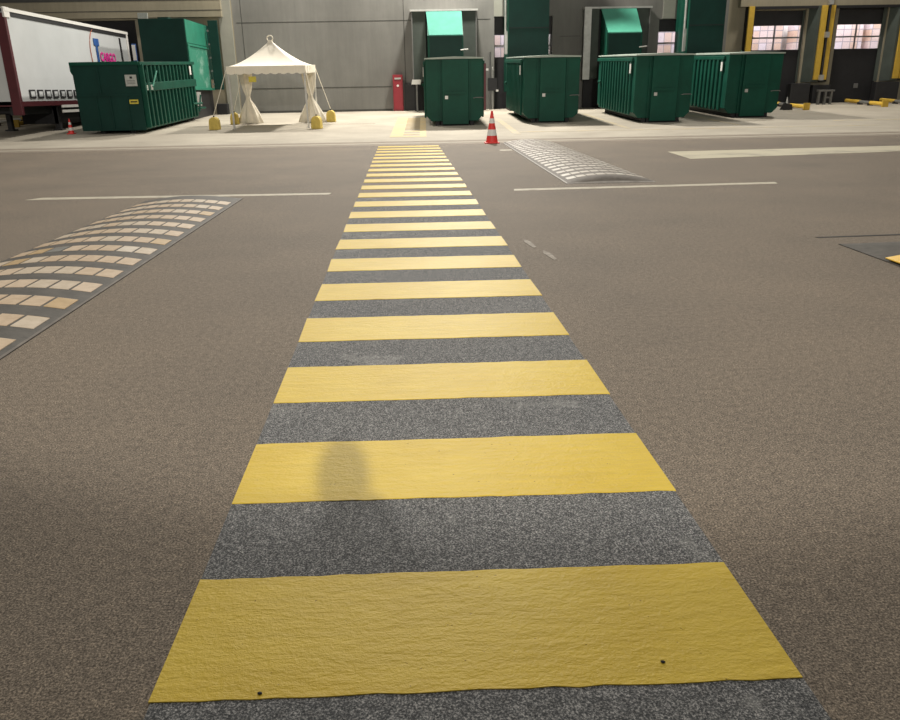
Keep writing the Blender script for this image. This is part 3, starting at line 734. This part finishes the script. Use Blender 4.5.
# print on the curtain
arc = []
for k in range(17):
    t = k/16; a = PI*(.62+.62*t)
    arc.append((h+.004, 7.6+.85*math.cos(a)*.9, 3.35-oz+1.02*math.sin(a)))
MB().tube(arc, .018, 5).build('orange_arc', 'orange', e)
MB().box(h-.01, h+.012, 7.3, 7.85, 3.66-oz, 3.95-oz).prism([(7.46, 3.66-oz), (7.66, 3.66-oz), (7.7, 2.4-oz), (7.48, 2.4-oz)], 'x', h-.01, h+.012).build('blue_emblem', 'blue', e)
def text(body, size, m, parent, loc, rot, ext=.004, name='lettering', bold=0.0):
    cu = bpy.data.curves.new(name, 'FONT'); cu.body = body; cu.size = size; cu.extrude = ext; cu.align_x = 'CENTER'; cu.offset = bold
    o = bpy.data.objects.new(name, cu); C.objects.link(o)
    dg = bpy.context.evaluated_depsgraph_get(); me = bpy.data.meshes.new_from_object(o.evaluated_get(dg))
    bpy.data.objects.remove(o); me.materials.clear(); me.materials.append(M[m])
    o = bpy.data.objects.new(name, me); C.objects.link(o); o.parent = parent; o.location = loc; o.rotation_euler = rot; return o
text('CARGO', .5, 'pink', e, (h+.006, 8.7, 3.06-oz), (PI/2, 0, PI/2), bold=.015, name='pink_lettering')
# striped post and pale strip at the trailer dock
o = MB().box(-.1, .1, -.02, .08, 0, 3.4).build('guide_strip', 'wall_cream'); o.location = (-13.86, 40.9, 1.7); tag(o, 'pale guide strip right of the trailer rear at the left dock', 'guide strip')
e2 = empty('dock_signal', (-14.05, 40.45, .6), label='blue and white signal post between trailer rear and left compactor', cat='post')
MB().box(-.09, .09, 0, .1, 0, 2.4).build('post', 'blue', e2); MB().box(-.08, .08, -.03, 0, 2.6, 3.3).build('white_panel', 'white', e2)
MB().box(-.09, .09, 0, .1, 2.4, 3.35).build('back_plate', 'blue', e2); MB().box(-.07, .07, -.03, 0, 1.9, 2.45).build('white_panel', 'white', e2)

# ------------------------------------------------------------------ tent
tx, ty = -5.93, 32.45
e = empty('canopy_tent', on(tx, ty), (SA, 0, 0), label='small cream pyramid roof tent with tied back corner curtains on the apron', cat='tent')
w, d = 1.47, 1.45; ev = 2.26; pk = 3.2
def canopy():
    b = MB(); K = 14; n = 10; rings = []
    for k in range(K+1):
        t = k/K; z = pk-(pk-ev)*(1-(1-t)**1.55); hw, hd = max(.05, w*t), max(.05, d*t)
        ring = []
        for (ax, ay, bx_, by) in ((-1, -1, 1, -1), (1, -1, 1, 1), (1, 1, -1, 1), (-1, 1, -1, -1)):
            for j in range(n):
                s = j/n; sag = -.05*math.sin(PI*s)*t*(1-t)*4*.8
                px_, py_ = ax+(bx_-ax)*s, ay+(by-ay)*s
                ring.append((px_*hw, py_*hd, z+sag))
        rings.append(ring)
    b.loft(rings, caps=False)
    return b
co_ = canopy().build('canopy', 'tent', e, smooth=False)
b = MB()
for (ax, ay, bx_, by) in ((-1, -1, 1, -1), (1, -1, 1, 1), (1, 1, -1, 1), (-1, 1, -1, -1)):
    n = 60; top = []; bot = []
    for j in range(n+1):
        s = j/n; x = (ax+(bx_-ax)*s)*(w+.01); y = (ay+(by-ay)*s)*(d+.01)
        top.append((x, y, ev+.01)); bot.append((x, y, ev-.24-.05*abs(math.sin(PI*s*9))))
    for j in range(n): b.face([top[j], top[j+1], bot[j+1], bot[j]])
vo = b.build('valance', 'tent', e); md = vo.modifiers.new('thick', 'SOLIDIFY'); md.thickness = .008
md = co_.modifiers.new('thick', 'SOLIDIFY'); md.thickness = .008
b = MB(); n = 28
b.tube([(.115*math.cos(2*PI*j/n), -.02, pk+.06+.10*math.sin(2*PI*j/n)) for j in range(n+1)], .022, 8); b.build('top_ring', 'tent', e, smooth=True)
for sx in (-1, 1):
    for sy in (-1, 1):
        MB().box(sx*(w-.04)-.03, sx*(w-.04)+.03, sy*(d-.04)-.03, sy*(d-.04)+.03, .01, ev-.02).build('pole', 'silver', e)
        MB().box(sx*(w-.04)-.07, sx*(w-.04)+.07, sy*(d-.04)-.07, sy*(d-.04)+.07, 0, .012).build('foot_plate', 'silver', e)
b = MB()
for s in (-1, 1): b.box(-w+.04, w-.04, s*(d-.04)-.015, s*(d-.04)+.015, ev-.12, ev-.06); b.box(s*(w-.04)-.015, s*(w-.04)+.015, -d+.04, d-.04, ev-.12, ev-.06)
b.build('top_frame', 'silver', e)
def curtain(sx, sy, ww):
    b = MB(); rings = []; n = 40
    prof = [(2.1, .24), (1.8, .22), (1.4, .16), (1.15, .09), (1.05, .07), (.95, .10), (.7, .22), (.4, .34), (.03, .44)]
    for z, r in prof:
        r *= ww; ring = []
        for j in range(n):
            a = 2*PI*j/n; rr = r*(1+.16*math.sin(7*a+z*1.3)+.07*math.sin(13*a))
            ring.append((rr*math.cos(a), rr*.45*math.sin(a), z))
        rings.append(ring)
    b.loft(rings)
    o = b.build('tied_curtain', 'tent', e, smooth=True, loc=(sx*(w-.12)-(.0 if sx < 0 else .12), sy*(d-.24), 0))
    bz = MB(); m = 20
    bz.tube([(.078*ww*math.cos(2*PI*j/m), .045*ww*math.sin(2*PI*j/m), 1.05) for j in range(m+1)], .015, 6); bz.build('tie_band', 'tent', o)
curtain(-1, 1, 1.05); curtain(1, 1, 1.15)
MB().box(-.14, .14, -.01, .01, 1.70, 1.90).build('yellow_tag', 'ylabel', e, loc=(-.55, -d+.05, 0))
wts = [(-8.08, 30.95, 'yellow weight block in front of the left compactor, left of the tent', (-1, -1)),
       (-7.92, 33.6, 'yellow weight block behind the front left tent pole', (-1, 1)),
       (-4.1, 30.5, 'yellow weight block at the front right corner of the tent', (1, -1)),
       (-3.95, 34.0, 'yellow weight block farthest right, behind the tent curtain', (1, 1))]
e.rotation_euler = (SA, 0, 0)
for x, y, lab, (sx, sy) in wts:
    b = MB(); K = 12; pr = [(-.19, 0), (.19, 0), (.18, .27)]
    for k in range(1, 9): a = PI*k/9; pr.append((.17*math.cos(a), .31+.16*math.sin(a)))
    pr.append((-.18, .27)); b.prism(pr, 'y', -.16, .16)
    o = b.build('weight_block', 'weight', bevel=.02); o.location = on(x, y); o.rotation_euler = (SA, 0, random.uniform(-.3, .3))
    tag(o, lab, 'weight', 'yellow tent weights')
    MB().tube([(0, 0, .46), (0, 0, .52)], .03, 8).build('lifting_eye', 'darksteel', o)
    ax, ay = x-tx, y-ty
    MB().tube([(sx*w*.99, sy*d*.99, ev-.02), (ax, ay, .53)], .014, 6).build('guy_strap', 'tent', e)

# ------------------------------------------------------------------ the photographer (only the shadow falls in the picture)
def skin_body():
    pts = {'pelvis': (0, -.42, .92, .14), 'belly': (0, -.42, 1.06, .135), 'chest': (0, -.42, 1.25, .15), 'neck0': (0, -.40, 1.43, .07), 'neck': (0, -.38, 1.50, .055),
           'chin': (0, -.36, 1.56, .075), 'head': (0, -.37, 1.65, .080), 'crown': (0, -.38, 1.71, .066)}
    ed = [('pelvis', 'belly'), ('belly', 'chest'), ('chest', 'neck0'), ('neck0', 'neck'), ('neck', 'chin'), ('chin', 'head'), ('head', 'crown')]
    for s, k in ((-1, 'l'), (1, 'r')):
        pts.update({k+'sh': (s*.17, -.41, 1.38, .065), k+'el': (s*.24, -.30, 1.14, .045), k+'wr': (s*.07, -.09, 1.36, .03), k+'ha': (s*.055, -.055, 1.42, .028),
                    k+'hip': (s*.1, -.42, .86, .1), k+'kn': (s*.12, -.40, .48, .06), k+'an': (s*.13, -.44, .09, .042), k+'to': (s*.15, -.30, .04, .04)})
        ed += [('chest', k+'sh'), (k+'sh', k+'el'), (k+'el', k+'wr'), (k+'wr', k+'ha'), ('pelvis', k+'hip'), (k+'hip', k+'kn'), (k+'kn', k+'an'), (k+'an', k+'to')]
    names = list(pts); me = bpy.data.meshes.new('person')
    me.from_pydata([pts[n][:3] for n in names], [(names.index(a), names.index(c)) for a, c in ed], [])
    o = bpy.data.objects.new('person', me); C.objects.link(o)
    o.modifiers.new('skin', 'SKIN'); 
    for i, n in enumerate(names): r = pts[n][3]; me.skin_vertices[0].data[i].radius = (r, r)
    me.skin_vertices[0].data[0].use_root = True
    o.modifiers.new('sub', 'SUBSURF').levels = 2; o.modifiers['sub'].render_levels = 2
    me.materials.append(M['coat']); return o
p = skin_body(); tag(p, 'standing person in a dark coat whose head shadow falls on the crossing', 'person')
b = MB(); n = 20
b.loft([[((.086)*math.cos(2*PI*j/n)*s, -.385+.115*math.sin(2*PI*j/n)*s, z) for j in range(n)] for z, s in ((1.60, .95), (1.68, 1.02), (1.745, .8), (1.78, .4))])
b.build('hair', 'hair', p, smooth=True)
